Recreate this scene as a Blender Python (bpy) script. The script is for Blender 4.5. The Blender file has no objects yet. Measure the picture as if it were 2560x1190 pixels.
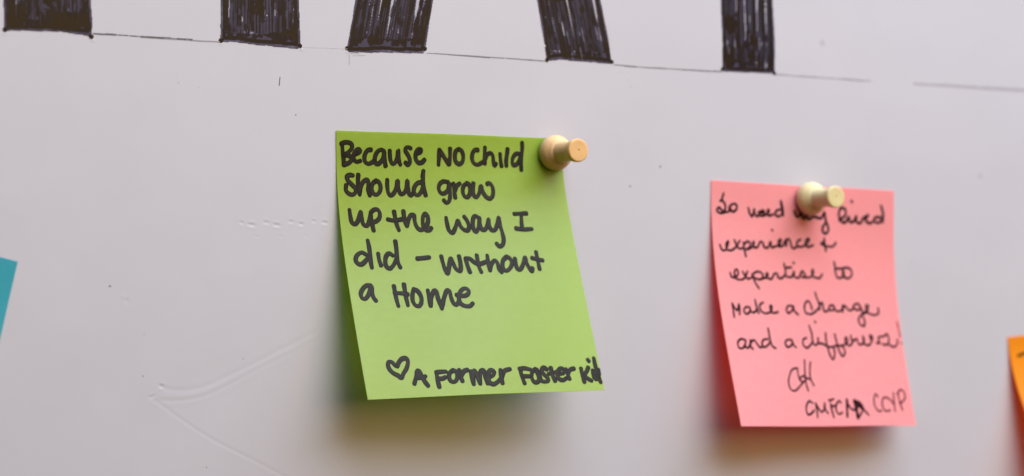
import bpy, bmesh, math, json, random
import numpy as np
from mathutils import Vector, Matrix

# ------------------------------------------------------------------ data
# all lengths in millimetres: ink strokes are (across, down) on the sheet itself,
# board marks are (x, z) on the face of the board
DATA = json.loads(r'''{"green":[[[1,1.86,3.81,1.99,5.66,2.24,7.51,2.31,9.46],[1,1.53,3.72,2.62,3.26,3.91,3.23,4.88,3.68,5.02,4.55,4.32,5.5,3.23,6.28,2.36,6.76],[1,2.36,6.76,3.65,6.82,4.73,7.26,4.83,8.0,4.05,8.76,2.31,9.46],[1,5.71,6.58,6.91,5.99,7.61,5.42,7.03,5.0,6.05,5.64,5.49,6.87,5.63,7.89,6.44,8.45,7.63,8.21],[1,11.17,5.04,10.19,5.16,9.3,6.12,8.96,7.34,9.26,8.45,10.11,8.96,11.32,8.59,12.1,8.1],[1,15.44,5.39,14.57,4.95,13.47,5.35,12.62,6.5,12.33,7.82,12.63,8.75,13.28,8.92,14.28,8.33,15.08,7.0,15.4,5.39,15.53,6.8,15.64,8.3,15.77,9.47],[1,17.25,5.16,17.3,6.38,17.48,7.88,18.1,8.85,19.0,8.41,19.71,7.07,20.02,4.99,20.05,6.69,20.33,8.19,20.63,8.98],[1,24.21,4.4,23.43,4.1,22.54,4.39,22.46,5.21,23.06,6.04,23.7,7.16,23.76,8.3,23.06,9.02,22.31,8.43],[1,26.08,5.87,27.43,5.36,27.67,4.69,26.78,4.52,26.1,5.11,25.73,6.26,25.9,7.68,26.65,8.42,27.77,8.3,28.7,7.52],[1,26.42,5.48,27.11,4.99,27.55,5.07],[1,33.29,8.84,33.56,6.73,33.75,4.62],[1,33.75,4.58,35.05,6.31,36.72,8.67],[1,36.9,8.66,37.25,6.64,37.4,4.14],[1,40.36,4.16,39.31,4.86,38.9,6.31,39.11,7.75,40.13,8.5,41.31,7.89,41.74,6.34,41.36,4.81,40.36,4.16],[1,46.87,4.28,45.94,4.3,45.1,5.09,44.72,6.65,45.15,8.0,46.25,8.55,47.43,8.14,48.27,7.73],[1,49.32,3.44,49.11,5.38,48.97,8.11],[1,49.13,6.93,50.03,5.45,51.21,5.04,51.86,5.7,51.99,7.26,52.22,8.62,52.85,8.02],[1,54.45,5.15,54.45,6.81,54.64,8.67],[1,57.11,3.62,56.82,5.19,56.41,6.96,56.32,8.53],[1,61.36,4.98,60.07,4.91,58.94,5.92,58.48,7.31,58.74,8.28,59.81,8.06,60.97,6.86,61.54,5.66],[1,62.26,1.62,62.26,3.09,61.94,5.06,61.52,7.24,61.35,9.61]],[[1,5.11,12.32,4.15,12.21,3.16,12.7,3.43,13.72,4.65,14.91,5.69,16.02,5.68,16.96,4.67,17.67,3.41,17.37,2.62,16.45,2.82,15.04],[1,6.85,12.06,6.64,13.94,6.62,15.82,6.92,17.6],[1,6.94,17.32,7.4,15.43,8.59,13.81,9.68,13.51,9.94,14.63,9.65,16.15,10.12,17.8],[1,12.49,13.68,11.36,14.42,10.81,15.94,11.36,17.26,12.19,17.62,13.33,16.85,13.78,15.32,13.33,14.04,12.45,13.64],[1,16.1,13.39,15.97,15.1,16.14,16.99,16.72,17.79,17.86,17.16,18.87,15.62,19.47,13.61,19.53,15.61,20.14,17.32,21.14,17.11,22.16,15.57,22.66,13.55,22.62,15.37,22.91,17.38,23.48,17.75,24.23,16.88],[1,27.37,13.95,26.03,14.16,24.82,15.33,24.47,16.68,25.04,17.54,25.92,17.53,27.16,16.26,27.77,14.52],[1,28.18,10.68,27.96,12.21,27.72,13.75,27.88,15.67,28.22,17.69],[1,28.02,10.77,27.68,12.41],[1,36.07,13.8,34.52,13.63,33.22,14.43,32.75,15.79,33.29,16.94,34.38,17.08,35.85,15.94,36.38,14.08,36.41,15.93,36.25,17.88,35.66,19.35,34.76,19.81,34.03,19.07],[1,37.83,14.16,37.87,15.91,37.92,18.25],[1,38.05,16.3,38.89,14.82,39.91,14.12],[1,42.33,14.04,41.11,14.88,40.67,16.65,41.09,17.82,41.95,18.1,42.85,17.21,43.23,15.44,42.91,14.27,42.22,13.99],[1,44.53,13.95,44.18,15.62,44.18,17.39,44.89,18.01,46.04,16.97,47.01,14.7,47.37,16.36,48.3,17.83,49.48,18.36,50.51,17.51,50.93,15.72,50.58,14.35,49.74,13.77,49.13,14.07]],[[1,3.26,22.01,3.34,23.8,3.68,25.51,4.58,25.98,5.65,24.93,6.77,22.45,6.88,24.35,7.21,26.06,8.12,26.44,8.98,25.48,9.87,22.99],[1,9.91,22.61,9.93,24.71,10.01,26.62,10.18,27.77],[1,9.95,22.61,11.11,21.84,12.18,21.83,12.76,22.78,12.45,24.21,11.37,25.12,10.26,25.47],[1,17.4,22.35,17.51,24.08,17.78,26.2,18.22,27.65],[1,15.08,24.58,16.76,24.9,18.95,24.69,20.28,24.45],[1,20.4,22.23,20.43,24.06,20.66,25.61,21.04,26.48],[1,21.01,26.19,21.78,24.54,22.8,23.37,23.66,23.46,23.67,25.01,24.08,26.76,25.03,27.64,26.63,27.15,27.84,25.58,28.09,23.82,27.44,22.95,26.62,23.83,26.2,25.59,26.41,27.15,27.4,27.83,28.42,27.53,28.71,27.1],[1,34.04,24.18,34.11,25.95,34.45,27.92,35.34,28.57,36.57,27.13,37.8,24.95,38.32,26.53,39.46,27.71,40.55,27.81,41.18,26.72,40.8,24.94,40.04,23.79],[1,45.04,24.22,43.69,23.58,42.89,24.43,42.54,26.12,42.56,27.51,43.15,28.21,44.26,26.91,45.08,24.03,44.89,26.12,45.28,27.51,46.16,27.61,47.28,26.31,48.05,24.41,47.95,26.31,48.38,27.71,49.52,27.61,50.72,25.9,51.52,23.9,51.55,26.3,51.91,28.71,51.87,30.72,51.15,32.13,50.07,32.53,49.33,31.72],[1,56.93,22.77,59.24,22.65,61.21,22.54],[1,59.36,22.65,59.03,24.87,58.75,27.3],[1,56.69,27.1,58.84,27.4,62.08,27.23]],[[1,6.69,34.58,5.51,34.04,3.92,34.86,3.3,36.2,3.78,37.16,4.78,37.46,6.17,36.6,7.66,35.07],[1,7.89,30.65,8.04,32.57,8.01,34.88,7.92,36.81,7.99,38.35],[1,10.61,34.41,10.64,36.25,10.98,37.8],[1,15.18,35.02,14.11,34.37,13.04,35.1,12.48,36.65,12.64,38.2,13.62,38.7,14.82,37.84,16.2,35.9],[1,16.58,30.85,16.57,32.98,16.41,35.32,16.51,37.27,16.95,38.44],[1,22.71,35.99,24.78,35.86,26.64,35.68],[1,30.55,35.41,30.73,37.39,31.12,39.37,31.66,40.53,32.35,38.99,33.49,36.02,33.99,37.42,34.63,39.21,35.83,39.82,36.32,37.84,36.28,35.45],[1,38.32,36.16,38.47,38.05,38.92,40.25],[1,38.3,36.06,39.69,36.27,40.82,37.28,42.03,37.85,43.87,37.46,45.31,36.91],[1,42.1,35.19,42.07,37.09,42.23,39.09,42.6,40.19],[1,45.51,35.31,45.41,37.52,45.53,39.73],[1,45.57,39.53,46.48,37.73,47.79,36.73,48.41,37.54,48.6,39.36,49.26,40.27],[1,51.81,35.66,50.47,36.76,49.92,38.36,50.12,39.57,51.19,39.79,52.52,38.79,53.26,37.38,52.83,36.17,51.82,35.62],[1,54.51,36.18,54.41,37.8,54.67,39.22,55.4,39.53,56.68,38.22,57.98,35.8,58.17,37.63,58.77,39.05,59.37,39.97,59.79,39.06],[1,62.06,34.2,62.09,36.24,62.17,39.39],[1,60.32,36.02,62.05,36.44,63.81,36.76]],[[1,6.87,43.63,5.42,43.57,4.12,44.52,3.31,45.85,3.48,47.02,4.36,47.32,5.58,46.28,6.89,43.79,6.82,45.72,7.1,47.08,7.67,47.91],[1,13.97,43.8,14.02,45.85,14.14,47.99,14.37,49.56],[1,17.22,43.36,17.18,45.31,17.23,47.27,17.39,49.43],[1,13.81,45.84,16.1,45.98,17.93,46.34],[1,20.13,44.81,19.42,46.33,19.15,48.29,19.85,49.63,20.87,49.79,21.86,48.53,21.89,46.77,21.09,45.38,20.01,44.87],[1,24.41,45.33,24.43,47.4,24.52,49.87],[1,24.68,49.38,25.36,47.03,26.53,45.43,27.02,45.67,27.21,47.45,27.56,49.43,27.9,50.72],[1,28.04,50.23,29.24,47.49,30.62,45.44,31.27,45.74,31.39,47.53,31.89,49.32,32.62,49.77,33.74,48.76],[1,33.26,46.87,35.14,47.2,36.74,46.83,37.38,45.84,36.78,45.04,35.66,45.18,34.48,46.19,33.83,47.77,34.05,49.36,35.4,50.18,36.91,50.21,37.95,49.44]],[[1,10.9,66.92,10.15,66.55,9.48,65.75,8.48,65.56,8.07,66.28,8.27,67.64,9.27,68.83,10.58,69.55,11.47,70.25,12.32,69.13,13.71,67.44,14.37,65.72,14.04,64.78,12.78,64.84,11.54,65.82,10.86,66.92],[1,15.15,72.12,16.06,70.23,16.79,68.51,17.25,68.53,17.87,70.1,18.57,71.76,19.25,72.85],[1,15.9,70.51,17.49,70.43,18.97,70.14],[1,22.57,69.29,22.48,71.23,22.6,73.36],[1,22.49,69.13,24.1,69.05,25.48,69.04],[1,22.84,71.01,24.11,71.0,25.04,70.64],[1,27.77,68.79,26.53,69.62,26.14,70.97,26.67,71.96,27.73,72.0,28.72,70.86,28.73,69.31,27.74,68.73],[1,29.7,68.75,29.75,70.51,30.04,71.98],[1,29.97,70.52,31.11,69.19,32.27,68.8],[1,33.24,69.26,33.19,71.02,33.35,72.97],[1,33.35,72.78,33.63,70.64,34.36,69.1,34.85,70.29,35.12,72.06,35.4,72.95],[1,35.38,72.85,35.73,70.71,36.49,69.21,37.32,69.2,37.37,71.16,37.74,72.93],[1,38.45,71.2,40.13,70.47,40.58,69.6,39.66,69.12,38.83,69.64,38.3,71.39,38.54,72.77,39.64,73.2,40.95,72.65,41.95,71.9],[1,42.72,69.18,42.55,70.94,42.53,73.0],[1,42.68,71.34,43.98,69.46,45.84,68.98],[1,49.19,68.99,49.25,70.97,49.73,73.25],[1,48.92,68.98,50.72,68.88,52.62,69.3],[1,49.76,71.18,51.96,71.25],[1,54.22,69.15,52.93,70.1,52.49,71.86,53.11,73.03,54.52,72.72,54.81,70.95,54.22,69.15],[1,54.61,69.36,55.19,70.76,55.45,72.55,56.48,72.92,57.65,72.73,57.8,72.04,56.74,70.81,56.17,69.6,57.08,68.84,57.97,69.36],[1,59.42,68.91,59.46,70.7,59.99,72.8],[1,58.34,70.67,61.61,70.17],[1,61.36,70.76,63.33,70.58,63.77,69.64,62.74,69.21,61.39,70.36,61.38,72.15,62.62,72.63,64.12,72.04],[1,64.5,69.46,64.62,70.86,64.95,72.37],[1,64.85,70.87,65.8,69.7,67.14,69.34],[1,69.53,69.41,69.51,71.42,69.73,73.42],[1,72.06,69.19,71.12,70.46,69.97,71.43],[1,70.08,71.43,71.1,72.46,72.21,73.14],[1,73.39,70.13,73.28,71.53,73.69,72.75],[1,72.43,66.89,72.71,67.34],[1,74.59,66.55,74.57,68.56,74.78,70.58,74.93,72.39,75.24,73.7],[1,74.97,70.78,73.77,70.95,73.3,72.13,74.05,72.66,75.28,71.39,75.39,69.99],[1,73.86,71.55,74.68,71.98]]],"pink":[[[1,4.9,3.8,4.28,5.84,5.25,6.75,5.53,8.29,4.8,9.74,3.25,9.84,2.11,9.13,3.0,8.19,4.51,9.27,6.35,9.44,7.78,8.44],[1,3.51,6.18,4.44,5.77],[1,7.3,8.98,7.07,8.11,8.58,6.86,9.97,7.04,10.04,8.35,8.53,9.24,7.3,8.81],[1,14.78,7.81,15.37,9.58,16.28,10.39,17.12,8.08,17.31,9.51,18.48,10.23,19.94,8.45,21.04,8.41,21.17,9.85,19.75,10.02],[1,18.83,8.97,21.35,9.0],[1,21.01,9.85,22.6,9.31,23.25,8.04,22.56,8.11,22.91,9.78,24.81,9.35],[1,28.0,7.67,26.1,8.22,25.76,9.44,27.34,9.86,28.47,8.85,27.93,5.02,28.79,7.4,29.0,9.56],[1.15,33.56,8.06,34.2,9.37,35.16,9.7,36.13,8.69,37.4,10.22,38.54,9.58,39.66,10.39,41.61,9.46,43.23,9.77,44.85,9.83,46.08,7.96,46.8,10.86,47.6,12.3,47.72,13.76,46.71,14.65,45.42,14.08,45.47,12.62,46.96,11.1],[1.15,57.5,4.09,57.83,4.33],[1.15,52.37,10.23,55.0,8.61,54.99,6.89,53.34,6.34,52.36,7.48,52.43,9.44,53.52,10.75,55.0,10.94,56.48,9.05,56.98,10.75,58.63,10.45,59.63,8.81,59.96,10.77,61.62,10.84,62.62,9.32,64.29,9.01,64.79,8.26,63.68,8.79,63.95,10.26,65.63,10.82,66.96,10.16],[1.15,69.99,8.81,67.97,8.88,67.3,9.9,68.64,10.59,70.32,10.04,71.16,8.02,70.32,4.95,71.26,7.77,71.17,10.26]],[[1,2.66,19.7,3.14,21.0,4.34,21.44,5.58,20.09,6.11,18.51,5.26,19.26,5.32,21.05,7.01,21.24,8.66,20.47,9.52,19.72,10.77,18.12],[1,8.65,18.07,9.52,19.72,10.37,20.58,11.97,20.36],[1,12.23,18.67,12.41,20.71,12.85,22.91],[1,12.39,19.27,13.9,18.26,14.96,18.71,14.69,19.92,13.19,20.73,14.97,20.27,16.32,19.38,16.59,18.17,16.06,18.79,16.43,19.91,17.86,19.82,19.29,18.08,20.26,18.54,20.58,19.61,21.98,19.93,23.43,17.95,23.67,19.64,25.23,19.35,27.38,18.55,27.65,17.09,26.71,17.61,26.9,19.29,28.46,19.0,29.56,17.27,29.74,19.08],[1,24.13,14.21,24.43,14.44],[1,29.76,18.84,30.55,16.8,31.49,17.21,31.99,19.14,32.91,19.71,34.43,18.94],[1,36.02,16.83,34.7,17.35,34.28,18.58,35.37,19.16,37.02,18.86,39.06,17.58,39.51,16.52,38.46,16.75,37.89,17.98,38.63,19.06,41.11,18.49],[1,45.93,16.14,46.21,18.21,46.47,20.17],[1,45.94,17.12,44.59,17.9,47.16,18.72,49.81,18.55,50.79,17.46]],[[1,5.74,28.21,6.1,29.46,7.44,29.63,8.97,28.54,8.92,27.39,8.07,27.2,7.49,28.37,7.68,29.83,9.53,30.31,11.25,29.84,12.95,27.59],[1,10.87,27.75,11.91,29.09,12.75,29.91,14.34,29.45],[1,14.77,28.38,15.11,29.85,15.96,31.51,16.92,32.79],[1,14.71,28.81,16.25,27.71,18.19,27.66,19.16,28.69,18.45,29.76,16.76,29.91,15.45,29.42],[1,18.75,29.65,20.78,29.07,21.27,27.96,20.66,27.91,20.57,28.97,21.4,29.58,22.66,29.54,24.01,27.92,25.13,27.94,25.39,29.05,26.62,29.34,28.14,28.45,28.96,28.64,30.06,28.82,31.21,28.69,32.27,27.07,32.3,28.55,34.01,28.93,35.85,26.76,36.83,28.01,37.18,28.64,35.46,28.68],[1,28.34,24.64,28.68,26.53,28.47,28.55],[1,28.61,25.94,31.31,25.72],[1,32.33,24.23,32.59,24.39],[1,37.02,28.75,39.03,28.64,40.49,27.28,40.33,26.22,39.91,26.87,40.21,28.35,41.16,28.71,43.16,28.81,44.17,27.61],[1,49.75,23.62,50.01,25.32,50.0,26.82,50.67,28.52,52.1,28.65,53.48,28.02],[1,49.83,25.71,52.73,25.63,54.8,25.24],[1,53.29,25.77,53.08,27.17,53.87,28.44,55.59,28.65,57.04,27.5,56.82,26.0,55.08,25.29,53.29,25.77],[1,53.65,26.51,53.75,28.22]],[[1,4.95,37.87,5.01,39.76,5.02,42.11],[1,5.09,37.87,6.01,39.53,6.7,39.98,7.72,38.02,7.77,39.7,7.34,41.23],[1,11.93,38.88,10.56,38.8,9.51,39.67,9.64,40.72,10.71,40.95,12.1,39.72,11.93,38.88,12.17,39.82,12.74,40.44,13.89,40.25,14.99,39.13],[1,14.59,36.39,14.87,38.71,15.35,40.6],[1,17.85,37.16,16.3,38.04,16.25,39.52,17.74,40.55,19.15,40.48,20.67,39.86,21.2,38.15,20.59,38.16,20.5,39.54,21.41,40.37,23.51,40.01],[1,30.17,38.07,28.35,37.89,27.2,39.3,27.66,40.18,29.16,39.73,30.52,38.16],[1,30.04,37.96,30.61,39.55,31.98,40.65],[1,38.28,38.86,37.97,37.37,37.16,36.21,35.92,36.77,35.09,38.28,35.36,39.99,37.29,40.42,39.43,39.69,41.08,38.48],[1,40.46,33.47,40.92,35.17,41.59,36.87,41.43,39.01],[1,41.38,38.8,42.01,37.29,43.07,36.62,43.17,38.12,43.53,39.4,44.69,39.38,45.64,38.93],[1,47.77,37.49,46.29,37.63,45.67,38.71,46.76,39.16,48.04,38.45,47.9,37.59,48.51,39.13,49.94,39.32,51.52,38.6,52.0,37.47],[1,51.64,37.52,51.41,39.57],[1,51.6,39.03,52.35,37.51,53.16,37.92,53.84,38.77,55.27,38.96,56.29,38.18],[1,58.71,36.84,57.22,36.98,56.33,37.9,57.66,38.81,59.34,38.45,58.71,36.84,59.75,38.66,60.12,39.95],[1,59.84,39.85,62.05,39.05,62.99,37.3,61.89,37.27,61.79,38.84,63.09,39.94,65.11,40.34,67.02,39.61,67.04,38.04],[1,61.65,39.7,59.46,40.39,58.04,41.72,58.19,43.34,59.94,43.96,60.5,42.54,59.96,40.93],[1,59.91,43.64,60.15,43.96]],[[1,7.96,49.21,6.3,48.92,4.86,49.89,4.77,51.57,6.23,51.86,7.59,50.69,8.18,49.2,7.59,51.32,8.48,51.68,9.49,50.87,10.07,49.17],[1,10.07,49.17,9.81,51.28,10.5,51.95],[1,10.08,50.02,11.52,49.15,12.65,50.4,13.54,51.44,14.43,51.18],[1,17.47,48.74,15.76,48.87,14.65,50.16,14.98,51.21,16.43,50.98,18.06,49.69],[1,18.25,45.34,18.34,48.62,18.77,50.84,20.03,51.52],[1,27.49,48.8,25.66,48.72,24.52,49.8,24.91,50.9,26.35,50.84,27.9,49.54],[1,27.57,48.8,27.94,50.28,28.86,51.06],[1,34.09,48.0,32.52,48.62,32.21,50.12,33.41,51.21,35.33,50.29,36.76,48.99],[1,36.02,44.08,36.67,46.63,36.63,49.63,37.64,50.3,38.84,49.38,39.15,47.88,39.09,49.6,40.63,49.83],[1,38.75,42.75,39.0,42.96],[1,38.75,49.62,40.88,49.85,42.75,50.64,44.45,50.83,46.59,50.42,48.65,50.35,50.5,49.94,51.91,48.79,51.58,47.83,50.78,48.16,50.91,49.67,52.18,50.35,53.7,49.42,53.45,47.05],[1,42.7,46.35,42.52,48.93,42.81,51.71,43.47,54.07,44.18,54.81,45.22,53.4,45.38,51.68,45.04,50.82],[1,46.61,46.72,46.97,49.29,47.45,51.87,48.52,53.73,49.72,52.92,49.81,51.41,48.94,50.39],[1,53.47,48.13,54.27,48.81,55.89,48.13,56.43,49.82,57.91,49.84,59.08,48.48,58.78,47.29,58.76,49.35,60.21,50.24,61.9,49.31,62.92,47.45,61.81,47.03,61.87,48.23],[1,64.27,49.39,65.79,49.31,65.37,48.4,65.9,47.26,67.39,47.32,69.65,46.49,69.92,48.56,68.69,49.88,66.91,49.73],[1,69.62,49.43,70.69,50.4,72.54,50.27,73.78,48.94,73.73,48.07]],[[0.9,74.78,42.37,75.07,44.99,75.27,47.17],[0.9,75.39,49.13,75.39,49.35]],[[1,28.09,57.68,26.78,57.78,25.39,58.28,23.98,60.09,23.02,62.43,23.55,64.43,25.3,64.84,27.63,63.46,30.03,61.75],[1,27.96,57.62,27.84,59.43,28.02,61.12,28.58,61.8,30.6,61.74,30.95,60.46,29.36,60.26,28.35,60.95],[1,31.69,55.03,31.18,57.7,30.75,60.47,30.64,62.8,31.09,64.82],[1,34.12,55.75,33.25,58.32,32.96,60.87,33.93,63.17],[1,30.82,60.78,33.05,61.09]],[[1,32.07,68.73,30.85,68.06,29.44,69.16,28.76,70.85,29.26,72.37,30.8,71.91,32.18,70.96],[1,33.38,68.94,33.41,71.27,33.25,73.13],[1,33.47,68.94,34.33,70.42,35.24,71.48,36.55,70.85,37.34,68.72,37.18,70.64,38.04,71.91],[1,33.34,68.73,33.56,70.0],[1,39.96,68.72,39.89,70.85,40.3,73.18],[1,39.29,67.87,41.58,67.44],[1,39.7,69.83,41.51,69.57],[1,44.35,68.71,43.95,67.97,42.49,68.93,41.79,70.85,42.65,72.17,44.37,71.7],[1.4,47.2,67.64,46.7,69.99,46.13,72.98],[1,47.1,68.28,47.78,69.78,49.12,70.95,50.38,70.63],[1,52.87,68.92,53.9,70.85,55.48,72.57],[1,50.38,68.17,52.63,68.7,53.51,69.99,52.51,71.92,50.74,73.46],[1.9,50.41,68.06,50.58,70.42,50.66,73.41],[1.9,50.65,68.27,52.28,68.92,53.01,70.2],[1.9,50.64,69.56,52.37,69.77]],[[1,61.01,66.75,60.17,65.89,59.06,67.4,58.94,69.77,60.07,71.28,61.43,71.28],[1,64.28,66.96,63.17,67.18,62.3,69.56,63.24,71.28,65.4,71.11],[1,64.45,66.85,66.09,67.6,67.35,68.9],[1,68.18,65.43,67.86,67.82,67.6,71.4],[1,70.2,65.64,70.39,68.03,71.08,71.12],[1,69.84,65.86,71.38,64.51,72.95,64.98,73.1,66.94,71.7,68.29,70.21,68.79]]],"letters":[[[-152.08,85.5],[-151.68,69.19],[-152.12,58.96],[-151.92,51.03],[-145.56,51.4],[-136.96,51.68],[-130.97,51.2],[-128.23,50.63],[-128.0,54.28],[-128.43,60.5],[-128.62,70.9],[-129.02,87.56]],[[-92.19,90.84],[-91.91,73.63],[-91.73,62.88],[-91.89,51.59],[-86.0,51.59],[-76.45,51.14],[-68.58,50.79],[-67.72,51.5],[-67.93,57.85],[-68.14,64.42],[-68.32,75.38],[-68.46,92.96]],[[-45.27,95.02],[-48.56,76.85],[-50.78,65.54],[-53.63,51.59],[-53.14,50.73],[-43.03,51.26],[-29.12,51.77],[-28.33,52.83],[-26.83,61.42],[-25.6,67.18],[-23.41,78.71],[-19.82,97.29]],[[-0.15,99.05],[5.72,80.88],[9.2,69.44],[11.57,56.71],[12.36,51.72],[17.11,52.32],[34.89,51.91],[35.76,52.31],[33.99,61.51],[31.8,70.9],[29.06,82.61],[23.28,101.13]],[[76.25,105.85],[76.29,86.11],[76.27,73.79],[76.72,61.51],[76.59,52.15],[77.66,51.71],[88.22,51.97],[97.2,51.9],[97.48,60.16],[96.75,75.12],[96.62,87.62],[96.6,107.67]]],"guide":[[0.46,0.9,-127.79,51.8,-120.48,51.79,-109.21,51.8,-100.04,51.78],[0.36,0.6,-109.21,51.59,-101.2,51.61,-92.13,51.58],[0.15,0.25,-67.72,51.61,-53.38,51.72],[0.34,0.8,-28.34,51.92,-19.67,51.92,-3.59,51.84,12.08,51.82],[0.34,0.85,35.76,51.84,51.69,51.66,63.65,51.64,76.28,51.77],[0.42,0.6,97.68,51.92,113.73,51.81,125.2,51.71,136.19,51.58],[0.95,0.45,154.73,51.65,167.78,51.72,183.76,51.64,205.63,51.67,230.09,51.65]],"crease":{"upper":[[-109.38,-40.09],[-107.54,-40.74],[-104.05,-41.21],[-99.9,-41.01],[-94.89,-39.8],[-89.82,-37.61],[-84.71,-35.59],[-78.68,-32.99],[-74.34,-30.92],[-67.77,-28.08],[-61.11,-25.0],[-55.74,-22.48],[-49.4,-19.54]],"lower":[[-112.25,-42.78],[-110.21,-43.48],[-106.12,-43.82],[-101.99,-43.7],[-96.99,-42.81],[-91.52,-40.84],[-85.15,-37.9],[-78.69,-34.93],[-72.17,-32.32],[-65.57,-29.29],[-58.89,-26.22],[-52.14,-23.11]],"diag":[[-112.66,-42.88],[-108.99,-44.95],[-104.9,-47.92],[-99.11,-51.72],[-93.27,-55.18],[-87.37,-58.1],[-80.98,-61.26],[-74.53,-64.64],[-65.81,-69.35],[-56.97,-74.12]]},"dents":[[[-86.36,3.37],[-85.09,3.14]],[[-84.21,2.89],[-81.42,2.56]],[[-79.33,3.46],[-77.4,3.34]],[[-76.59,2.91],[-74.01,2.61]],[[-71.81,3.74],[-70.1,3.69]],[[-68.79,3.19],[-66.99,3.11]],[[-64.68,3.95],[-63.36,3.94]],[[-61.71,3.7],[-59.56,3.53]],[[-82.07,-0.42],[-80.63,-0.52]],[[-74.83,-0.34],[-73.37,-0.45]],[[-67.17,-0.09],[-66.02,-0.14]]],"specks":[[0.28,-123.55,-13.67],[0.16,-114.38,-37.19],[0.2,-69.42,32.92],[0.13,31.34,55.65],[0.3,52.81,22.05],[0.14,-96.36,-61.73],[0.25,41.72,15.91],[0.12,-85.47,-33.22],[0.2,71.99,-4.78],[0.12,-104.0,40.09],[0.15,152.83,-6.27],[0.1,-114.01,-26.23]],"spots":[[1.0,116.35,62.82],[1.0,183.18,22.3]],"tick":[[-74.09,42.98],[-74.21,41.88],[-74.34,40.68]],"smudge":[[-52.76,50.42],[-52.65,48.98],[-52.78,47.64]],"blue":[[-148.41,-7.54],[-153.04,-6.35],[-150.96,-21.22],[-153.07,-31.29]],"orange":[[194.4,-31.11],[202.09,-30.55],[196.3,-45.37],[201.54,-57.5],[198.28,-37.83],[202.33,-36.83]],"pins":[[13.47,24.29],[108.92,12.98]],"cam":[[-354.98791299270476,-562.8833288225795,-20.706543453948182],[0.8459461428880414,-0.5332071909429845,-0.008075571777695799],[-0.009755667019508288,-0.03061506114804651,0.9994836391817055],[0.5331790977653285,0.8454305468562117,0.03110048469971862]],"q":[[-57.01768,29.13203,0.00249,7.68228,0.35253,0.33353,2.41659,0.97238,-3.28092,4.11667,0.17137],[71.68965,18.21987,-0.02269,3.42222,0.28359,0.25213,2.73311,0.96679,13.22711,2.04998,0.34107]]}''')
MM = 0.001
SC = bpy.context.scene
COL = SC.collection

# ------------------------------------------------------------------ camera
pos, right, up, fwd = [Vector(v) for v in DATA['cam']]
cam_data = bpy.data.cameras.new('camera')
cam = bpy.data.objects.new('camera', cam_data)
COL.objects.link(cam)
m = Matrix((right, up, -fwd)).transposed().to_4x4()
m.translation = pos * MM
cam.matrix_world = m
cam_data.sensor_width = 36.0
cam_data.lens = 5776.2 / 2560 * 36
cam_data.clip_start = 0.01
cam_data.clip_end = 50
cam_data.dof.use_dof = True
cam_data.dof.focus_distance = 0.634
cam_data.dof.aperture_fstop = 9.6
cam_data.dof.aperture_blades = 0
SC.camera = cam

# ------------------------------------------------------------------ light
world = bpy.data.worlds.new('World')
SC.world = world
world.use_nodes = True
bg = world.node_tree.nodes['Background']
bg.inputs['Color'].default_value = (1.0, 0.86, 0.78, 1)
bg.inputs['Strength'].default_value = 0.025


def area(name, loc, target, size, size_y, power, col, spread=180):
    l = bpy.data.lights.new(name, 'AREA')
    l.shape = 'RECTANGLE'
    l.size, l.size_y, l.energy, l.color = size, size_y, power, col
    l.spread = math.radians(spread)
    o = bpy.data.objects.new(name, l)
    COL.objects.link(o)
    o.location = loc
    o.rotation_euler = (Vector(target) - Vector(loc)).to_track_quat('-Z', 'Y').to_euler()
    return o


area('window_light', (0.33, -0.51, 0.95), (0.0, 0, 0.0), 1.40, 1.20, 39.5, (0.72, 0.85, 1.08))   # cool daylight from high on the right
area('room_lamp', (0.28, -1.08, 0.44), (0.0, 0, 0.0), 1.15, 1.0, 9.2, (1.0, 0.65, 0.25))         # warm room light, lower and in front
area('floor_bounce', (0.0, -0.9, -1.2), (0.03, 0, 0.0), 1.4, 0.9, 1.2, (1.0, 0.62, 0.25))
SC.view_settings.view_transform = 'Standard'
SC.view_settings.look = 'None'
SC.view_settings.exposure = 0.08
SC.view_settings.gamma = 1
SC.render.engine = 'CYCLES'
SC.cycles.max_bounces = 10
SC.cycles.diffuse_bounces = 6
SC.cycles.transmission_bounces = 6

random.seed(7)
rng = np.random.default_rng(11)


# ------------------------------------------------------------------ helpers
def link(name, mesh, mat, parent=None, label=None, kind=None):
    o = bpy.data.objects.new(name, mesh)
    COL.objects.link(o)
    if mat and not mesh.materials:
        mesh.materials.append(mat)
    if parent:
        o.parent = parent
    if label:
        o['label'] = label
    if kind:
        o['kind'] = kind
    return o


def thing(name, label, cat, loc=(0, 0, 0), group=None):
    o = bpy.data.objects.new(name, None)
    COL.objects.link(o)
    o.empty_display_size = 0.01
    o.location = loc
    o['label'] = label
    o['category'] = cat
    if group:
        o['group'] = group
    return o


def np_mesh(name, verts, faces, smooth=True, cols=None):
    """verts (n,3) and quad faces (m,4) as arrays; cols optional per-vertex linear colour"""
    me = bpy.data.meshes.new(name)
    verts = np.asarray(verts, np.float32)
    faces = np.asarray(faces, np.int32)
    me.vertices.add(len(verts))
    me.vertices.foreach_set('co', verts.ravel())
    k = faces.shape[1]
    me.loops.add(faces.size)
    me.loops.foreach_set('vertex_index', faces.ravel())
    me.polygons.add(len(faces))
    me.polygons.foreach_set('loop_start', np.arange(0, faces.size, k, dtype=np.int32))
    me.polygons.foreach_set('loop_total', np.full(len(faces), k, np.int32))
    me.update(calc_edges=True)
    me.validate()
    if smooth:
        me.polygons.foreach_set('use_smooth', np.ones(len(me.polygons), bool))
    if cols is not None:
        a = me.color_attributes.new('ink', 'FLOAT_COLOR', 'POINT')
        c = np.ones((len(verts), 4), np.float32)
        c[:, :3] = cols
        a.data.foreach_set('color', c.ravel())
    return me


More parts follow.
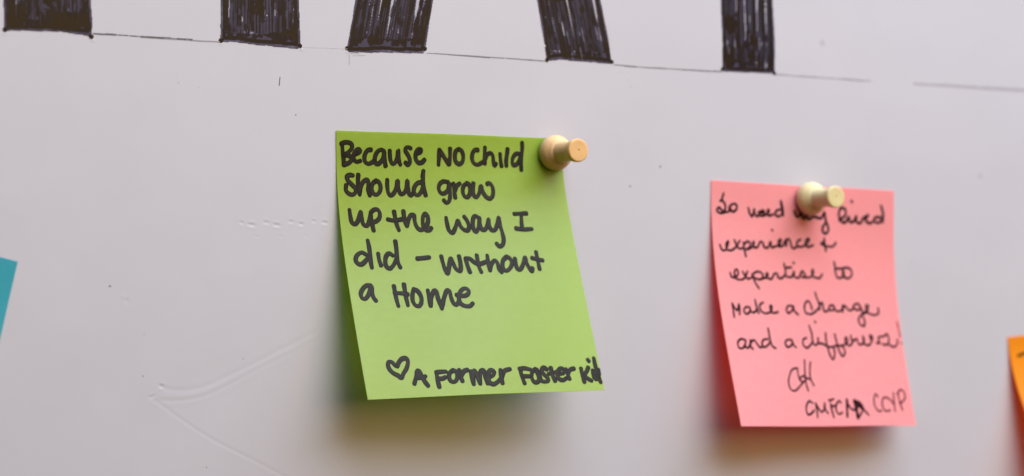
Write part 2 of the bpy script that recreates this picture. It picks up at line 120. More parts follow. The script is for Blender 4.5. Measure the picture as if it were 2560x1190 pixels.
def grid_faces(nu, nv):
    i, j = np.meshgrid(np.arange(nu - 1), np.arange(nv - 1), indexing='ij')
    a = (i * nv + j).ravel()
    return np.stack([a, a + 1, a + nv + 1, a + nv], 1)


def value_noise(shape, cell, seed, stretch=(1, 1)):
    r = np.random.default_rng(seed)
    gh, gw = int(shape[0] / (cell * stretch[0])) + 3, int(shape[1] / (cell * stretch[1])) + 3
    g = r.random((gh, gw))
    y = np.arange(shape[0]) / (cell * stretch[0]); x = np.arange(shape[1]) / (cell * stretch[1])
    yi, xi = y.astype(int), x.astype(int)
    fy, fx = y - yi, x - xi
    fy = fy * fy * (3 - 2 * fy); fx = fx * fx * (3 - 2 * fx)
    a = g[yi][:, xi]; b = g[yi + 1][:, xi]; c = g[yi][:, xi + 1]; d = g[yi + 1][:, xi + 1]
    fy = fy[:, None]; fx = fx[None, :]
    return (a * (1 - fy) + b * fy) * (1 - fx) + (c * (1 - fy) + d * fy) * fx


def smooth_path(pts, step):
    """Catmull-Rom through the points, resampled about every `step`"""
    P = np.asarray(pts, float)
    keep = [0] + [i for i in range(1, len(P)) if np.linalg.norm(P[i] - P[i - 1]) > 1e-4]
    P = P[keep]
    if len(P) == 1:
        P = np.vstack([P, P + [0.05, 0.05]])
    if len(P) == 2:
        n = max(2, int(np.linalg.norm(P[1] - P[0]) / step) + 1)
        t = np.linspace(0, 1, n)[:, None]
        return P[0] * (1 - t) + P[1] * t
    Q = np.vstack([2 * P[0] - P[1], P, 2 * P[-1] - P[-2]])
    out = []
    for i in range(1, len(Q) - 2):
        p0, p1, p2, p3 = Q[i - 1:i + 3]
        d1, d2, d3 = [max(np.linalg.norm(b - a), 1e-6) ** 0.5 for a, b in ((p0, p1), (p1, p2), (p2, p3))]
        n = max(2, int(d2 ** 2 / step) + 1)
        m1 = (p1 - p0) / d1 - (p2 - p0) / (d1 + d2) + (p2 - p1) / d2
        m2 = (p2 - p1) / d2 - (p3 - p1) / (d2 + d3) + (p3 - p2) / d3
        m1 *= d2; m2 *= d2
        for k in range(n):
            t = k / n
            out.append((2*t**3-3*t**2+1)*p1 + (t**3-2*t**2+t)*m1 + (-2*t**3+3*t**2)*p2 + (t**3-t**2)*m2)
    out.append(Q[-2])
    return np.array(out)


# ------------------------------------------------------------------ materials
def nodes(name):
    m = bpy.data.materials.new(name)
    m.use_nodes = True
    nt = m.node_tree
    return m, nt, nt.nodes['Principled BSDF'], nt.nodes['Material Output']


def add(nt, kind, **kw):
    n = nt.nodes.new(kind)
    for k, v in kw.items():
        setattr(n, k, v)
    return n


def noise(nt, scale, detail=4, rough=0.6, vec=None, stretch=None):
    n = add(nt, 'ShaderNodeTexNoise')
    n.inputs['Scale'].default_value = scale
    n.inputs['Detail'].default_value = detail
    n.inputs['Roughness'].default_value = rough
    tc = add(nt, 'ShaderNodeTexCoord')
    mp = add(nt, 'ShaderNodeMapping')
    if stretch:
        mp.inputs['Scale'].default_value = stretch
    nt.links.new(tc.outputs['Object'], mp.inputs['Vector'])
    nt.links.new(mp.outputs['Vector'], n.inputs['Vector'])
    return n


def ramp(nt, src, stops):
    r = add(nt, 'ShaderNodeValToRGB')
    e = r.color_ramp.elements
    while len(e) < len(stops):
        e.new(0.5)
    for el, (p, c) in zip(e, stops):
        el.position = p
        el.color = (*c, 1)
    nt.links.new(src, r.inputs['Fac'])
    return r


def bump(nt, src, bsdf_normal, dist, strength=1.0, prev=None):
    b = add(nt, 'ShaderNodeBump')
    b.inputs['Distance'].default_value = dist
    b.inputs['Strength'].default_value = strength
    nt.links.new(src, b.inputs['Height'])
    if prev:
        nt.links.new(prev.outputs['Normal'], b.inputs['Normal'])
    for s in bsdf_normal:
        nt.links.new(b.outputs['Normal'], s)
    return b


def board_material():
    m, nt, b, out = nodes('coated_board_paper')
    n1 = noise(nt, 28, 5, 0.6)
    r = ramp(nt, n1.outputs['Fac'], [(0.25, (0.432, 0.421, 0.442)), (0.75, (0.450, 0.437, 0.455))])
    nt.links.new(r.outputs['Color'], b.inputs['Base Color'])
    b.inputs['Roughness'].default_value = 0.42
    b.inputs['Specular IOR Level'].default_value = 0.35
    n2 = noise(nt, 2600, 3, 0.6)
    n3 = noise(nt, 120, 3, 0.5)
    n4 = noise(nt, 16, 2, 0.5)
    b3 = bump(nt, n4.outputs['Fac'], [], 0.0014, 0.38)
    b1 = bump(nt, n3.outputs['Fac'], [], 0.00012, 0.30, b3)
    bump(nt, n2.outputs['Fac'], [b.inputs['Normal']], 0.000012, 0.45, b1)
    return m


def paper_material(name, lo, hi, trans_col, trans=0.52):
    m, nt, b, out = nodes(name)
    n = noise(nt, 620, 6, 0.75, stretch=(0.5, 1, 1))
    r = ramp(nt, n.outputs['Fac'], [(0.25, lo), (0.75, hi)])
    nt.links.new(r.outputs['Color'], b.inputs['Base Color'])
    b.inputs['Roughness'].default_value = 0.36
    b.inputs['Specular IOR Level'].default_value = 0.75
    n2 = noise(nt, 1800, 4, 0.65, stretch=(1, 1, 0.5))
    n3 = noise(nt, 60, 3, 0.5)
    t = add(nt, 'ShaderNodeBsdfTranslucent')
    t.inputs['Color'].default_value = (*trans_col, 1)
    b1 = bump(nt, n3.outputs['Fac'], [], 0.0003, 0.22)
    bump(nt, n2.outputs['Fac'], [b.inputs['Normal'], t.inputs['Normal']], 0.00003, 0.6, b1)
    mix = add(nt, 'ShaderNodeMixShader')
    mix.inputs[0].default_value = trans
    nt.links.new(b.outputs[0], mix.inputs[1])
    nt.links.new(t.outputs[0], mix.inputs[2])
    nt.links.new(mix.outputs[0], out.inputs['Surface'])
    return m


def ink_material(name, rough=0.5, spec=0.5, sheen=False):
    m, nt, b, out = nodes(name)
    a = add(nt, 'ShaderNodeVertexColor', layer_name='ink')
    nt.links.new(a.outputs['Color'], b.inputs['Base Color'])
    b.inputs['Roughness'].default_value = rough
    b.inputs['Specular IOR Level'].default_value = spec
    n = noise(nt, 1500, 3, 0.6)
    bump(nt, n.outputs['Fac'], [b.inputs['Normal']], 0.00002, 0.5)
    return m


def plain(name, col, rough=0.5, metal=0.0):
    m, nt, b, out = nodes(name)
    n = noise(nt, 300, 3)
    r = ramp(nt, n.outputs['Fac'], [(0.3, tuple(c * 0.93 for c in col)), (0.7, col)])
    nt.links.new(r.outputs['Color'], b.inputs['Base Color'])
    b.inputs['Roughness'].default_value = rough
    b.inputs['Metallic'].default_value = metal
    return m


def wood_material(name, light, dark, end=False):
    """pale turned wood; end=True shows rings round the axis (object Y)"""
    m, nt, b, out = nodes(name)
    tc = add(nt, 'ShaderNodeTexCoord')
    n = noise(nt, 380, 5, 0.65, stretch=(1.0, 0.12, 1.0))
    if end:
        w = add(nt, 'ShaderNodeTexWave', wave_type='RINGS', rings_direction='Y')
        w.inputs['Scale'].default_value = 420
        w.inputs['Distortion'].default_value = 1.2
        w.inputs['Detail'].default_value = 2
        nt.links.new(tc.outputs['Object'], w.inputs['Vector'])
        mx = add(nt, 'ShaderNodeMath', operation='MULTIPLY_ADD')
        mx.inputs[1].default_value = 0.22
        nt.links.new(w.outputs['Fac'], mx.inputs[0])
        nt.links.new(n.outputs['Fac'], mx.inputs[2])
        src = mx.outputs[0]
    else:
        src = n.outputs['Fac']
    r = ramp(nt, src, [(0.3, dark), (0.72, light)])
    nt.links.new(r.outputs['Color'], b.inputs['Base Color'])
    b.inputs['Roughness'].default_value = 0.58
    b.inputs['Specular IOR Level'].default_value = 0.4
    b.inputs['Subsurface Weight'].default_value = 0.6
    b.inputs['Subsurface Radius'].default_value = (1.0, 0.5, 0.2)
    b.inputs['Subsurface Scale'].default_value = 0.0012
    bump(nt, src, [b.inputs['Normal']], 0.00006, 0.5)
    return m


M_BOARD = board_material()
M_EDGE = plain('board_core', (0.62, 0.61, 0.60), 0.8)
M_GREEN = paper_material('green_paper', (0.300, 0.420, 0.032), (0.355, 0.485, 0.052), (0.60, 0.80, 0.008))
M_PINK = paper_material('pink_paper', (1.0, 0.50, 0.50), (1.0, 0.565, 0.565), (1.0, 0.12, 0.08), 0.57)
M_BLUE = paper_material('blue_paper', (0.012, 0.48, 0.56), (0.016, 0.53, 0.61), (0.01, 0.35, 0.5))
M_ORANGE = paper_material('orange_paper', (0.90, 0.39, 0.008), (0.95, 0.42, 0.012), (0.98, 0.25, 0.003))
M_MARKER = ink_material('black_marker_on_board', 0.3, 0.15)
M_PEN = ink_material('black_pen_ink', 0.32, 0.09)
M_STEEL = plain('steel_needle', (0.6, 0.6, 0.6), 0.25, 1.0)


# ------------------------------------------------------------------ the board with its scratches and dents
def add_groove(Y, X, Z, pts, width, depth, fade=(0.0, 0.0), lip=0.3):
    P = smooth_path(pts, 1.0)
    seg = np.linalg.norm(np.diff(P, axis=0), axis=1)
    L = np.concatenate([[0], np.cumsum(seg)])
    best = np.full(Y.shape, 1e9); along = np.zeros(Y.shape)
    xs, zs = X[:, 0], Z[0]
    R = width * 4
    for k in range(len(P) - 1):
        a, b = P[k], P[k + 1]
        i0, i1 = np.searchsorted(xs, [min(a[0], b[0]) - R, max(a[0], b[0]) + R])
        j0, j1 = np.searchsorted(zs, [min(a[1], b[1]) - R, max(a[1], b[1]) + R])
        if i1 <= i0 or j1 <= j0:
            continue
        x, z = X[i0:i1, j0:j1], Z[i0:i1, j0:j1]
        d = b - a
        t = np.clip(((x - a[0]) * d[0] + (z - a[1]) * d[1]) / (d @ d), 0, 1)
        dist = np.hypot(x - a[0] - t * d[0], z - a[1] - t * d[1])
        s = best[i0:i1, j0:j1]
        msk = dist < s
        s[msk] = dist[msk]
        along[i0:i1, j0:j1][msk] = (L[k] + t * seg[k])[msk]
    T = along / L[-1]
    amp = np.ones(Y.shape)
    if fade[0]:
        amp *= np.clip(T / fade[0], 0, 1)
    if fade[1]:
        amp *= np.clip((1 - T) / fade[1], 0, 1)
    near = best < 1e8
    g = np.zeros(Y.shape)
    q = best[near] / width
    g[near] = np.exp(-q * q * 2) - lip * np.exp(-((q - 1.7) ** 2) * 2)
    Y += g * depth * amp                     # +y is into the board


def axis(dense0, dense1, step, lo, hi):
    d = np.arange(dense0, dense1 + step / 2, step)
    left = np.linspace(lo, dense0, 12)[:-1]
    rt = np.linspace(d[-1], hi, 12)[1:]
    return np.concatenate([left, d, rt])


board = thing('display_board', 'white board with big black marker letters along the top, behind the sticky notes', 'board', (0, 0, 0))
gx = axis(-158, 212, 0.36, -520, 620)
gz = axis(-84, 88, 0.32, -420, 420)
X, Z = np.meshgrid(gx, gz, indexing='ij')
Yd = np.zeros(X.shape)
cr = DATA['crease']
add_groove(Yd, X, Z, cr['upper'], 0.85, 0.03, (0.0, 0.35), 0.15)
add_groove(Yd, X, Z, cr['lower'], 0.60, 0.022, (0.06, 0.5), 0.35)
add_groove(Yd, X, Z, cr['diag'], 0.55, 0.028, (0.02, 0.1), 0.15)
band = [((a[0] + b[0]) / 2, (a[1] + b[1]) / 2) for a, b in zip(cr['upper'][:12], cr['lower'][:12])]
add_groove(Yd, X, Z, band, 2.2, -0.015, (0.1, 0.4), 0)
for k, d in enumerate(DATA['dents']):
    w = 0.42 if k < 8 else 0.4
    add_groove(Yd, X, Z, d, w, (0.10 if k in (1, 3, 5, 7) else 0.08) if k < 8 else 0.03, (0.25, 0.3), 0.3)
add_groove(Yd, X, Z, [(cr['upper'][0][0] - .4, cr['upper'][0][1] + .3), (cr['upper'][0][0] + 1.0, cr['upper'][0][1] - .1)], 0.45, 0.11, (0.2, 0.3))
add_groove(Yd, X, Z, [(cr['lower'][0][0] - .4, cr['lower'][0][1] - .3), (cr['lower'][0][0] + 1.6, cr['lower'][0][1] + .6)], 0.4, 0.08, (0.2, 0.3))
for (x, z, w, d) in ((-119.4, -17.6, 0.9, 0.05), (-120.2, -16.6, 0.7, -0.04), (41.0, 48.0, 1.0, -0.05), (38.0, 49.0, .8, 0.03)):
    add_groove(Yd, X, Z, [(x, z), (x + 1.2, z + 0.1)], w, d, (0.3, 0.3), 0)
for poly in DATA['letters']:                 # the board paper is pushed up where the marker was pressed at the corners
    lo = sorted(poly, key=lambda p: p[1])[:5]
    for c in (min(lo), max(lo)):
        add_groove(Yd, X, Z, [(c[0] - .2, c[1] - .55), (c[0] + .6, c[1] - .6)], 0.5, -0.10, (0.3, 0.3), 0)
V = np.stack([X, Yd, Z], -1).reshape(-1, 3) * MM
face = np_mesh('board_face', V, grid_faces(len(gx), len(gz))[:, ::-1])
# the normal of the visible side must look at the camera (-y)
link('front_sheet', face, M_BOARD, board)
bm = bmesh.new()
bmesh.ops.create_cube(bm, size=1.0)
for v in bm.verts:
    v.co = Vector((50 + v.co.x * 1140, 3.0 + v.co.y * 4.6, v.co.z * 840)) * MM
me = bpy.data.meshes.new('board_core')
bm.to_mesh(me); bm.free()
link('foam_core', me, M_EDGE, board)


# ------------------------------------------------------------------ big marker letters on the board
RES = 0.17
INK_LEVELS = np.array([0, 0.6, 1.0, 1.8, 2.6, 3.6, 5.0])
INK_RGB = np.array([(0.50, 0.47, 0.50), (0.13, 0.125, 0.175), (0.048, 0.044, 0.072), (0.018, 0.015, 0.025),
                    (0.009, 0.006, 0.010), (0.008, 0.005, 0.006), (0.014, 0.008, 0.005)])


def paint_letter(poly, seed):
    r = np.random.default_rng(seed)
    poly = np.array(poly)
    x0, z0 = poly.min(0) - 1; x1, z1 = poly.max(0) + 1
    z1 = min(z1, 84.0)
    xs = np.arange(x0, x1, RES); zs = np.arange(z0, z1, RES)
    GX, GZ = np.meshgrid(xs, zs, indexing='ij')
    lay = np.zeros(GX.shape)
    # signed inside test
    inside = np.zeros(GX.shape, bool)
    edge = np.full(GX.shape, 1e9)
    n = len(poly)
    for i in range(n):
        a, b = poly[i], poly[(i + 1) % n]
        c = ((a[1] > GZ) != (b[1] > GZ))
        with np.errstate(divide='ignore', invalid='ignore'):
            xi = (b[0] - a[0]) * (GZ - a[1]) / (b[1] - a[1] + 1e-12) + a[0]
        inside ^= c & (GX < xi)
        if a[1] > 95 and b[1] > 95:
            continue
        d = b - a
        t = np.clip(((GX - a[0]) * d[0] + (GZ - a[1]) * d[1]) / (d @ d + 1e-12), 0, 1)
        edge = np.minimum(edge, np.hypot(GX - a[0] - t * d[0], GZ - a[1] - t * d[1]))
    sd = np.where(inside, edge, -edge)
    wob = (value_noise(GX.shape, 9, seed) - 0.5) * 0.30 + (value_noise(GX.shape, 30, seed + 1) - 0.5) * 0.30
    e = sd + wob * 0.5
    lay += ((e > 0) & (e < 1.25)) * (0.8 + 0.5 * value_noise(GX.shape, 12, seed + 21))                       # outline stroke
    inner = sd + (value_noise(GX.shape, 40, seed + 2, (0.5, 1.5)) - 0.5) * 0.5
    lay += ((inner > 0.72) & (inner < 1.75)) * 1.9           # second outline pass
    # direction of the stem
    top = poly[0]; botpts = poly[poly[:, 1] < poly[:, 1].min() + 2.5]
    left_bot = botpts[botpts[:, 0].argmin()]
    left_top = poly[1]
    lean = (left_top[0] - left_bot[0]) / (left_top[1] - left_bot[1])
    U = GX - lean * (GZ - left_bot[1])                        # across the stem
    umin, umax = U[inside].min(), U[inside].max()
    right_bot = botpts[botpts[:, 0].argmax()]
    # the foot of the stroke slopes: its height at each point across
    foot = np.interp(GX, [left_bot[0], right_bot[0]], [left_bot[1], right_bot[1]])
    zb = left_bot[1]
    GZ0, GZ = GZ, GZ - foot + zb
    bristle = value_noise((len(xs) * 6, len(zs)), 3.2, seed + 3, (1, 26))
    ui = np.clip(((U - umin) / (umax - umin) * (len(xs) * 3 - 1)).astype(int), 0, len(xs) * 6 - 1)
    zi = np.broadcast_to(np.arange(len(zs))[None, :], ui.shape)
    br = bristle[ui, zi]
    u = umin + 0.6
    while u < umax - 0.3:                                     # long filling strokes
        w = r.uniform(0.55, 0.75)
        s0 = zb + r.uniform(0.4, 3.2)
        slant = r.normal(0, 0.02)
        c = np.abs(U - u - slant * (GZ - zb))
        on = (c < w) & (GZ > s0 + (c / w) ** 2 * 0.5) & (sd > 0.7)
        lay += on * (1.0 + 0.9 * br)
        u += r.uniform(0.75, 1.15)
    for k in range(46):                                       # shorter strokes gone over again
        u = r.uniform(umin + 0.5, umax - 0.5)
        a = zb + r.choice([r.uniform(0.3, 3.5), r.uniform(4, 13)])
        ln = r.uniform(2.0, 6.0)
        c = np.abs(U - u)
        w = r.uniform(0.4, 0.65)
        on = (c < w * np.clip((GZ - a) / 0.6, 0, 1)) & (GZ > a) & (GZ < a + ln - (c / w) ** 2) & (sd > 0.2)
        lay += on * (0.4 + 0.8 * br)
    blob = value_noise(GX.shape, 26, seed + 9, (1.0, 1.2))
    fine = value_noise(GX.shape, 5, seed + 10)
    lay += ((blob + fine * 0.18 > 0.80) & (sd > 0.8)) * 2.2
    lay += ((GZ - zb < 2.6 + 1.6 * blob) & (sd > 0.9)) * 1.2
    # light scraped specks where the pen skipped
    for k in range(18):
        cx, cz = r.uniform(umin + 1, umax - 1), zb + r.uniform(0.9, 14)
        cx += lean * (cz - zb)
        a, b = r.uniform(0.08, 0.20), r.choice([r.uniform(0.15, 0.8), r.uniform(1.0, 2.6)])
        dx = (GX - cx - lean * (GZ - cz)) / a
        dz = (GZ - cz) / b
        lay = np.where((dx * dx + dz * dz < 1) & (sd > 0.5), lay * r.uniform(0.2, 0.55), lay)
    lay += (fine - 0.5) * 0.25
    GZ = GZ0
    for c in (left_bot, botpts[botpts[:, 0].argmax()]):       # wet dots at the corners
        dd = np.hypot(GX - c[0] - 0.2 * np.sign(umax + umin - 2 * c[0]), GZ - c[1] - 0.35)
        lay = np.where(dd < 0.75, 4.0, lay)
        e = np.where(dd < 0.75, 1, e)
    mask = (e > 0)
    lay = np.where(mask, np.maximum(lay, 0.22), 0)
    rgb = np.stack([np.interp(lay, INK_LEVELS, INK_RGB[:, c]) for c in range(3)], -1)
    thick = -0.035 - 0.004 * np.minimum(lay, 3)
    idx = np.arange(GX.size).reshape(GX.shape)
    q = mask[:-1, :-1] & mask[1:, :-1] & mask[1:, 1:] & mask[:-1, 1:]
    F = np.stack([idx[:-1, :-1][q], idx[1:, :-1][q], idx[1:, 1:][q], idx[:-1, 1:][q]], 1)
    used = np.unique(F)
    remap = np.zeros(GX.size, int); remap[used] = np.arange(len(used))
    V = np.stack([GX, thick, GZ], -1).reshape(-1, 3)[used] * MM
    return np_mesh('letter_ink', V, remap[F], True, rgb.reshape(-1, 3)[used])


for k, poly in enumerate(DATA['letters']):
    link('letter', paint_letter(poly, 100 + 13 * k), M_MARKER, board)


# ------------------------------------------------------------------ ribbons of ink
def ribbon_set(strokes, surf, base_w, dark, edge_dark, seed, lift0=0.03):
    """strokes: list of (width factor, pts); surf(a, b, lift) -> points in mm"""
    r = np.random.default_rng(seed)
    VV, FF, CC = [], [], []
    off = 0
    cross = np.array([-1.0, -0.72, -0.3, 0.3, 0.72, 1.0])
    for si, (wf, pts) in enumerate(strokes):
        P = smooth_path(pts, base_w * 0.22)
        n = len(P)
        T = np.gradient(P, axis=0)
        T /= np.linalg.norm(T, axis=1)[:, None] + 1e-9
        # round caps
        hw = base_w * wf * 0.5
        ph = r.uniform(0, 6.28)
        L = np.concatenate([[0], np.cumsum(np.linalg.norm(np.diff(P, axis=0), axis=1))])
        wv = hw * (1 + 0.07 * np.sin(L / base_w * 0.8 + ph) + 0.05 * np.sin(L / base_w * 2.1 + ph * 2))
        capn = 5
        caps0, caps1, w0, w1 = [], [], [], []
        for k in range(capn, 0, -1):
            t = math.sin(k / capn * math.pi / 2) * 0.985
            caps0.append(P[0] - T[0] * hw * t * 0.9); w0.append(wv[0] * math.sqrt(1 - t * t))
        for k in range(1, capn + 1):
            t = math.sin(k / capn * math.pi / 2) * 0.985
            caps1.append(P[-1] + T[-1] * hw * t * 0.9); w1.append(wv[-1] * math.sqrt(1 - t * t))
        PP = np.vstack([caps0, P, caps1]); WW = np.concatenate([w0, wv, w1])
        TT = np.vstack([np.repeat(T[:1], capn, 0), T, np.repeat(T[-1:], capn, 0)])
        N = np.stack([-TT[:, 1], TT[:, 0]], 1)
        m = len(PP); c = len(cross)
        pts2 = PP[:, None, :] + N[:, None, :] * (WW[:, None, None] * cross[None, :, None])
        lift = lift0 + (si % 7) * 0.006 + np.linspace(0, 0.02, m)[:, None] + np.zeros((m, c))
        lift = lift - 0.012 * (np.abs(cross)[None, :] ** 4)
        Q = surf(pts2[..., 0].ravel(), pts2[..., 1].ravel(), lift.ravel())
        VV.append(Q)
        f = grid_faces(m, c) + off
        FF.append(f)
        off += m * c
        # ink density: pooled at the ends, streaky along the middle
        streak = r.uniform(0, 1, c)[None, :] * 0.5 + 0.5 * r.uniform(0, 1, (m // 6 + 2, c))[np.minimum(np.arange(m) // 6, m // 6 + 1)]
        end = np.exp(-np.minimum(np.arange(m), np.arange(m)[::-1]) / 6.0)[:, None]
        dens = np.clip(0.25 + 0.6 * np.abs(cross)[None, :] ** 2 + 0.5 * (1 - streak) + 0.4 * end, 0, 1)
        col = np.array(dark)[None, None, :] * (1 - dens[..., None]) + np.array(edge_dark)[None, None, :] * dens[..., None]
        CC.append(col.reshape(-1, 3))
    return np_mesh('ink', np.vstack(VV) * MM, np.vstack(FF), True, np.vstack(CC))


def board_surf(a, b, lift):
    return np.stack([a, -lift, b], 1)


def split(g):
    return list(zip(g[0::2], g[1::2]))


INKC = np.array([(0.55, 0.52, 0.54), (0.05, 0.045, 0.055)])
for g in DATA['guide']:
    w, dk, pts = g[0], g[1], split(g[2:])
    P = smooth_path(pts, 0.5)
    # broken into short dashes that skip over the grain of the board
    segs, i = [], 0
    rr = random.Random(len(P))
    while i < len(P) - 2:
        ln = rr.randint(3, 11) if w < 0.8 else rr.randint(12, 40)
        seg = P[i:i + ln] + np.array([0, rr.uniform(-0.06, 0.06)])
        if len(seg) > 1:
            segs.append((rr.uniform(0.55, 1.15), seg))
        i += ln + (rr.choice([0, 0, 0, 1]) if w < 0.8 else 0) - 1
    a = INKC[0] * (1 - dk) + INKC[1] * dk
    link('guide_line', ribbon_set(segs, board_surf, w, a * 1.25, a * 0.9, 5, 0.02), M_PEN, board)
link('pen_tick', ribbon_set([(1, DATA['tick'])], board_surf, 0.22, (.05, .05, .05), (.03, .03, .03), 3), M_PEN, board)
sm = DATA['smudge']
link('pen_smudge', ribbon_set([(1, sm), (.6, [(sm[0][0] + .5, sm[0][1] + .3), (sm[0][0] + 3.4, sm[0][1] + .25)]),
                              (.5, [(sm[0][0] + 1.2, sm[0][1] - .4), (sm[0][0] + 5.0, sm[0][1] - .1)])], board_surf, 0.35,
                             (.42, .40, .41), (.36, .34, .35), 3), M_PEN, board)
sp = []
for (rad, x, z) in DATA['specks']:
    sp.append((rad, [(x, z), (x + rad * .5, z - rad * .2)]))
for k in range(7):
    rad = rng.uniform(0.05, 0.13)
    x, z = rng.uniform(-150, 200), rng.uniform(-75, 48)
    sp.append((rad, [(x, z), (x + rad, z)]))
link('dust_specks', ribbon_set([(r_ * 2, p) for r_, p in sp], board_surf, 1.0, (.24, .22, .22), (.19, .17, .17), 9, 0.015), M_PEN, board, kind='stuff')
for s_, x, z in DATA['spots']:
    link('faint_spot', ribbon_set([(1, [(x, z), (x + .2, z)])], board_surf, 2.0, (.36, .345, .355), (.40, .385, .395), 2, 0.012), M_PEN, board)


# ------------------------------------------------------------------ sticky notes
S = 76.0
NG = 76


def sheet_grid(q):
    x0, z0, rot, s0, fL, fR, pw, w, s1, pw1, hh = q
    G = np.zeros((NG + 1, NG + 1, 3))
    s = np.linspace(0, S, NG + 1)
    ds = S / NG
    c, sn = math.cos(rot), math.sin(rot)
    for i in range(NG + 1):
        u = i / NG
        ss = s0 * (1 - u) + s1 * u
        pp = pw * (1 - u) + pw1 * u
        t = np.clip((s - ss) / (S - ss), 0, 1)
        ph = (fL * (1 - u) + fR * u) * (1 - (1 - t) ** pp)
        mid = (ph[1:] + ph[:-1]) / 2
        d = np.concatenate([[0], np.cumsum(np.cos(mid))]) * ds
        h = np.concatenate([[0], np.cumsum(np.sin(mid))]) * ds
        lx = u * S * w + hh * d / S
        G[i, :, 0] = x0 + lx * c + d * sn
        G[i, :, 1] = -h - 0.3
        G[i, :, 2] = z0 + lx * sn - d * c
    # the paper is never quite flat: slow waves that grow towards the free lower edge
    U, V_ = np.meshgrid(np.linspace(0, 1, NG + 1), np.linspace(0, 1, NG + 1), indexing='ij')
    ph = x0 * 0.37
    G[..., 1] -= V_ ** 1.5 * (0.35 * np.sin(U * 5.2 + ph) + 0.16 * np.sin(U * 11 + V_ * 5 + ph))
    G[..., 0] += 0.10 * np.sin(V_ * 7 + ph)
    G[..., 2] += 0.08 * np.sin(U * 8 + ph)
    return G


def sheet_normals(G):
    gu = np.gradient(G, axis=0); gv = np.gradient(G, axis=1)
    n = np.cross(gu, gv)
    n /= np.linalg.norm(n, axis=2)[..., None]
    if n[..., 1].mean() > 0:
        n = -n
    return n


def sheet_surf(G, N):
    def f(a, b, lift):
        fu = np.clip(a / S * NG, 0, NG - 1e-3); fv = np.clip(b / S * NG, 0, NG - 1e-3)
        i, j = fu.astype(int), fv.astype(int)
        x, y = (fu - i)[:, None], (fv - j)[:, None]
        mixf = lambda A: (A[i, j] * (1 - x) + A[i + 1, j] * x) * (1 - y) + (A[i, j + 1] * (1 - x) + A[i + 1, j + 1] * x) * y
        return mixf(G) + mixf(N) * lift[:, None]
    return f


def sheet_mesh(G, N, thick=0.1):
    n = NG + 1
    front = G.reshape(-1, 3)
    back = (G - N * thick).reshape(-1, 3)
    F = grid_faces(n, n)
    B = F[:, ::-1] + n * n
    idx = np.arange(n * n).reshape(n, n)
    loop = np.concatenate([idx[0, :], idx[1:, -1], idx[-1, -2::-1], idx[-2:0:-1, 0]])
    nx = np.roll(loop, -1)
    side = np.stack([loop, loop + n * n, nx + n * n, nx], 1)
    me = np_mesh('note_sheet', np.vstack([front, back]) * MM, np.vstack([F, B, side]))
    bm = bmesh.new(); bm.from_mesh(me)
    bmesh.ops.recalc_face_normals(bm, faces=bm.faces)
    for e in bm.edges:
        if len(e.link_faces) == 2 and e.calc_face_angle(0) > 0.8:
            e.smooth = False
    bm.to_mesh(me); bm.free()
    return me


def sticky_note(q, mat, label, lines, texts, pen_w, dark, edge, seed, loc_uv=(0, 0)):
    G = sheet_grid(q); N = sheet_normals(G)
    base = G[NG // 2, 0]
    t = thing('sticky_note', label, 'sticky note', tuple(base * MM), 'sticky notes pinned to the board')
    G0 = G - base
    link('sheet', sheet_mesh(G0, N), mat, t)
    f = sheet_surf(G0, N)
    for k, L in enumerate(lines):
        strokes = [(st[0], split(st[1:])) for st in L]
        link('written_line', ribbon_set(strokes, f, pen_w[k] if isinstance(pen_w, list) else pen_w,
                                        dark[k] if isinstance(dark, list) else dark,
                                        edge, seed + k), M_PEN, t, texts[k])
    return t


green_txt = ['black marker line reading "Because NO child"', 'black marker line reading "should grow"',
             'black marker line reading "up the way I"', 'black marker line reading "did - without"',
             'black marker line reading "a Home"', 'heart drawn in black marker, then "A Former Foster Kid"']
sticky_note(DATA['q'][0], M_GREEN, 'lime green sticky note with thick black handwriting, pinned at its top right corner',
            DATA['green'], green_txt, 1.36, (0.034, 0.032, 0.024), (0.004, 0.004, 0.003), 40)
pink_txt = ['black pen line reading "So used my lived"', 'black pen line reading "experience +"', 'black pen line reading "expertise to"',
            'black pen line reading "make a change"', 'black pen line reading "and a difference"', 'faint red exclamation mark',
            'thin looping signature in black pen', 'black pen capitals with one heavily overwritten letter', 'thin dark red capitals "CCYP"']
pd = (0.014, 0.003, 0.005)
sticky_note(DATA['q'][1], M_PINK, 'salmon pink sticky note with thin black cursive handwriting, pinned through the middle of its top',
            DATA['pink'], pink_txt, [.82, .78, .76, .76, .76, .76, .66, .74, .64],
            [pd, pd, pd, pd, pd, (0.72, 0.10, 0.12), (0.05, 0.006, 0.012), (0.04, 0.006, 0.010), (0.14, 0.012, 0.022)],
            (0.020, 0.003, 0.006), 70)
c25, s25 = math.cos(0.25), math.sin(0.25)
sticky_note([-148.41 - 76 * c25, -7.54 + 76 * s25, -0.25, 2, 0.14, 0.16, 2.0, 1.0, 4, 2.0, 0.0], M_BLUE,
            'teal blue sticky note hanging crooked at the left edge of the board', [], [], 1, pd, pd, 90)
ocol = (0.045, 0.014, 0.006)
sticky_note([194.4, -31.11, 0.073, 0, 0.50, 0.40, 4.0, 1.0, 2, 3.0, 0.0], M_ORANGE,
            'orange sticky note curling far out at the right edge of the board',
            [[[1, 3.6, 6.6, 9.0, 5.6, 14, 5.2, 20, 5.6], [1, 9.5, 5.4, 10, 10, 10.5, 15]], [[1, 6.8, 13.4, 8.5, 14.2, 10, 14.0, 13, 13.0]]],
            ['dark marker stroke on the orange note', 'second dark marker stroke on the orange note'], 1.0, ocol, (0.02, 0.006, 0.004), 95)


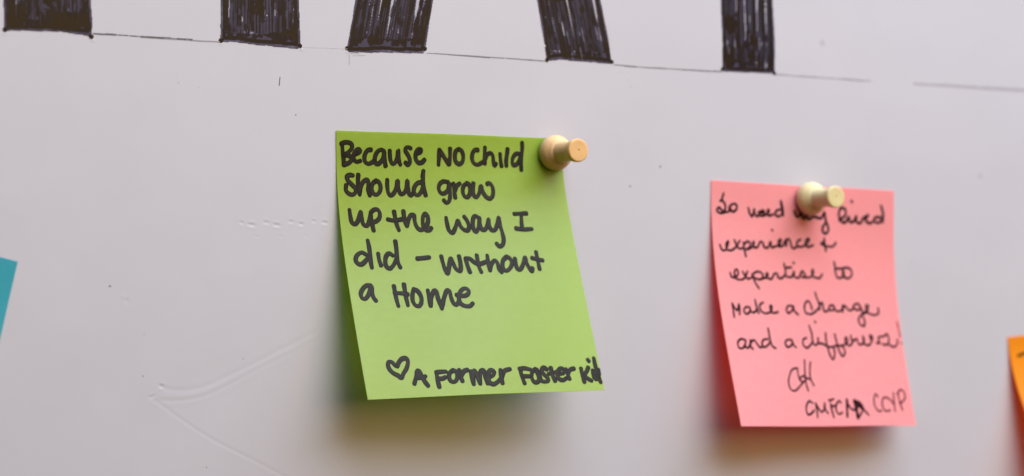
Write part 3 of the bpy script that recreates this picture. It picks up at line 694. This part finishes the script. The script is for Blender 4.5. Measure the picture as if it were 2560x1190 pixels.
# ------------------------------------------------------------------ push pins
def lathe(profile, seg=56):
    """profile: (radius, height) in mm, height along -y, closed where the radius is 0"""
    V, F = [], []
    for (r_, h) in profile:
        for k in range(seg):
            a = 2 * math.pi * k / seg
            V.append((r_ * math.cos(a), -h, r_ * math.sin(a)))
    for i in range(len(profile) - 1):
        for k in range(seg):
            k2 = (k + 1) % seg
            F.append((i * seg + k, i * seg + k2, (i + 1) * seg + k2, (i + 1) * seg + k))
    me = bpy.data.meshes.new('turned')
    me.from_pydata([tuple(c * MM for c in v) for v in V], [], F)
    bm = bmesh.new(); bm.from_mesh(me)
    bmesh.ops.remove_doubles(bm, verts=bm.verts, dist=1e-7)
    bmesh.ops.recalc_face_normals(bm, faces=bm.faces)
    for f in bm.faces:
        f.smooth = True
    for e in bm.edges:
        if len(e.link_faces) == 2 and e.calc_face_angle(0) > 0.7:
            e.smooth = False
    bm.to_mesh(me); bm.free()
    return me


def arc(r0, h0, r1, h1, bulge, n=8):
    out = []
    for k in range(n + 1):
        t = k / n
        r_ = r0 + (r1 - r0) * t; h = h0 + (h1 - h0) * t
        b = bulge * math.sin(math.pi * t)
        out.append((r_ + b, h))
    return out


base_p = [(0.0, 0.35), (3.6, 0.35), (4.3, 0.55)] + arc(4.3, 0.55, 5.05, 2.2, 0.25) + \
    arc(5.05, 2.2, 3.95, 5.2, 0.45)[1:] + arc(3.95, 5.2, 3.3, 5.9, 0.12)[1:] + [(3.2, 5.95), (0.0, 5.95)]
neck_p = [(0.0, 5.7), (3.12, 5.7), (3.16, 6.1), (3.10, 6.6)] + arc(3.06, 6.8, 2.88, 10.6, -0.05)[0:] + [(2.92, 11.2), (3.02, 11.9), (0, 11.9)]
head_p = [(0.0, 11.7), (2.85, 11.7), (3.12, 12.2), (3.28, 12.8), (3.36, 13.6), (3.36, 14.1), (3.30, 14.35), (3.14, 14.5),
          (2.9, 14.52), (2.0, 14.47), (1.0, 14.46), (0.42, 14.46), (0.36, 14.30), (0.0, 14.26)]
need_p = [(0.0, 0.5), (0.45, 0.5), (0.45, -2.5), (0.0, -6)]
mesh_base, mesh_neck, mesh_head, mesh_need = [lathe(p) for p in (base_p, neck_p, head_p, need_p)]


def push_pin(x, z, label, mats, rot):
    t = thing('push_pin', label, 'push pin', (x * MM, -0.0003, z * MM), 'wooden push pins')
    for nm, me, mt in (('base', mesh_base, mats[0]), ('neck', mesh_neck, mats[0]), ('head', mesh_head, mats[1]), ('needle', mesh_need, M_STEEL)):
        c = me.copy(); c.materials.clear()
        link(nm, c, mt, t)
    t.rotation_euler = rot
    return t


warm = (wood_material('honey_wood', (0.70, 0.46, 0.22), (0.62, 0.38, 0.17)), wood_material('honey_wood_end', (0.66, 0.41, 0.16), (0.56, 0.33, 0.11), True))
pale = (wood_material('pale_wood', (0.68, 0.57, 0.31), (0.60, 0.48, 0.24)), wood_material('pale_wood_end', (0.62, 0.52, 0.25), (0.52, 0.42, 0.19), True))
(px, pz), (qx, qz) = DATA['pins']
push_pin(px, pz + 0.5, 'honey coloured wooden push pin in the top right corner of the green note', warm, (0, 0.4, 0))
push_pin(qx, qz + 0.3, 'pale beige wooden push pin at the top of the pink note', pale, (0, 1.1, 0.0))
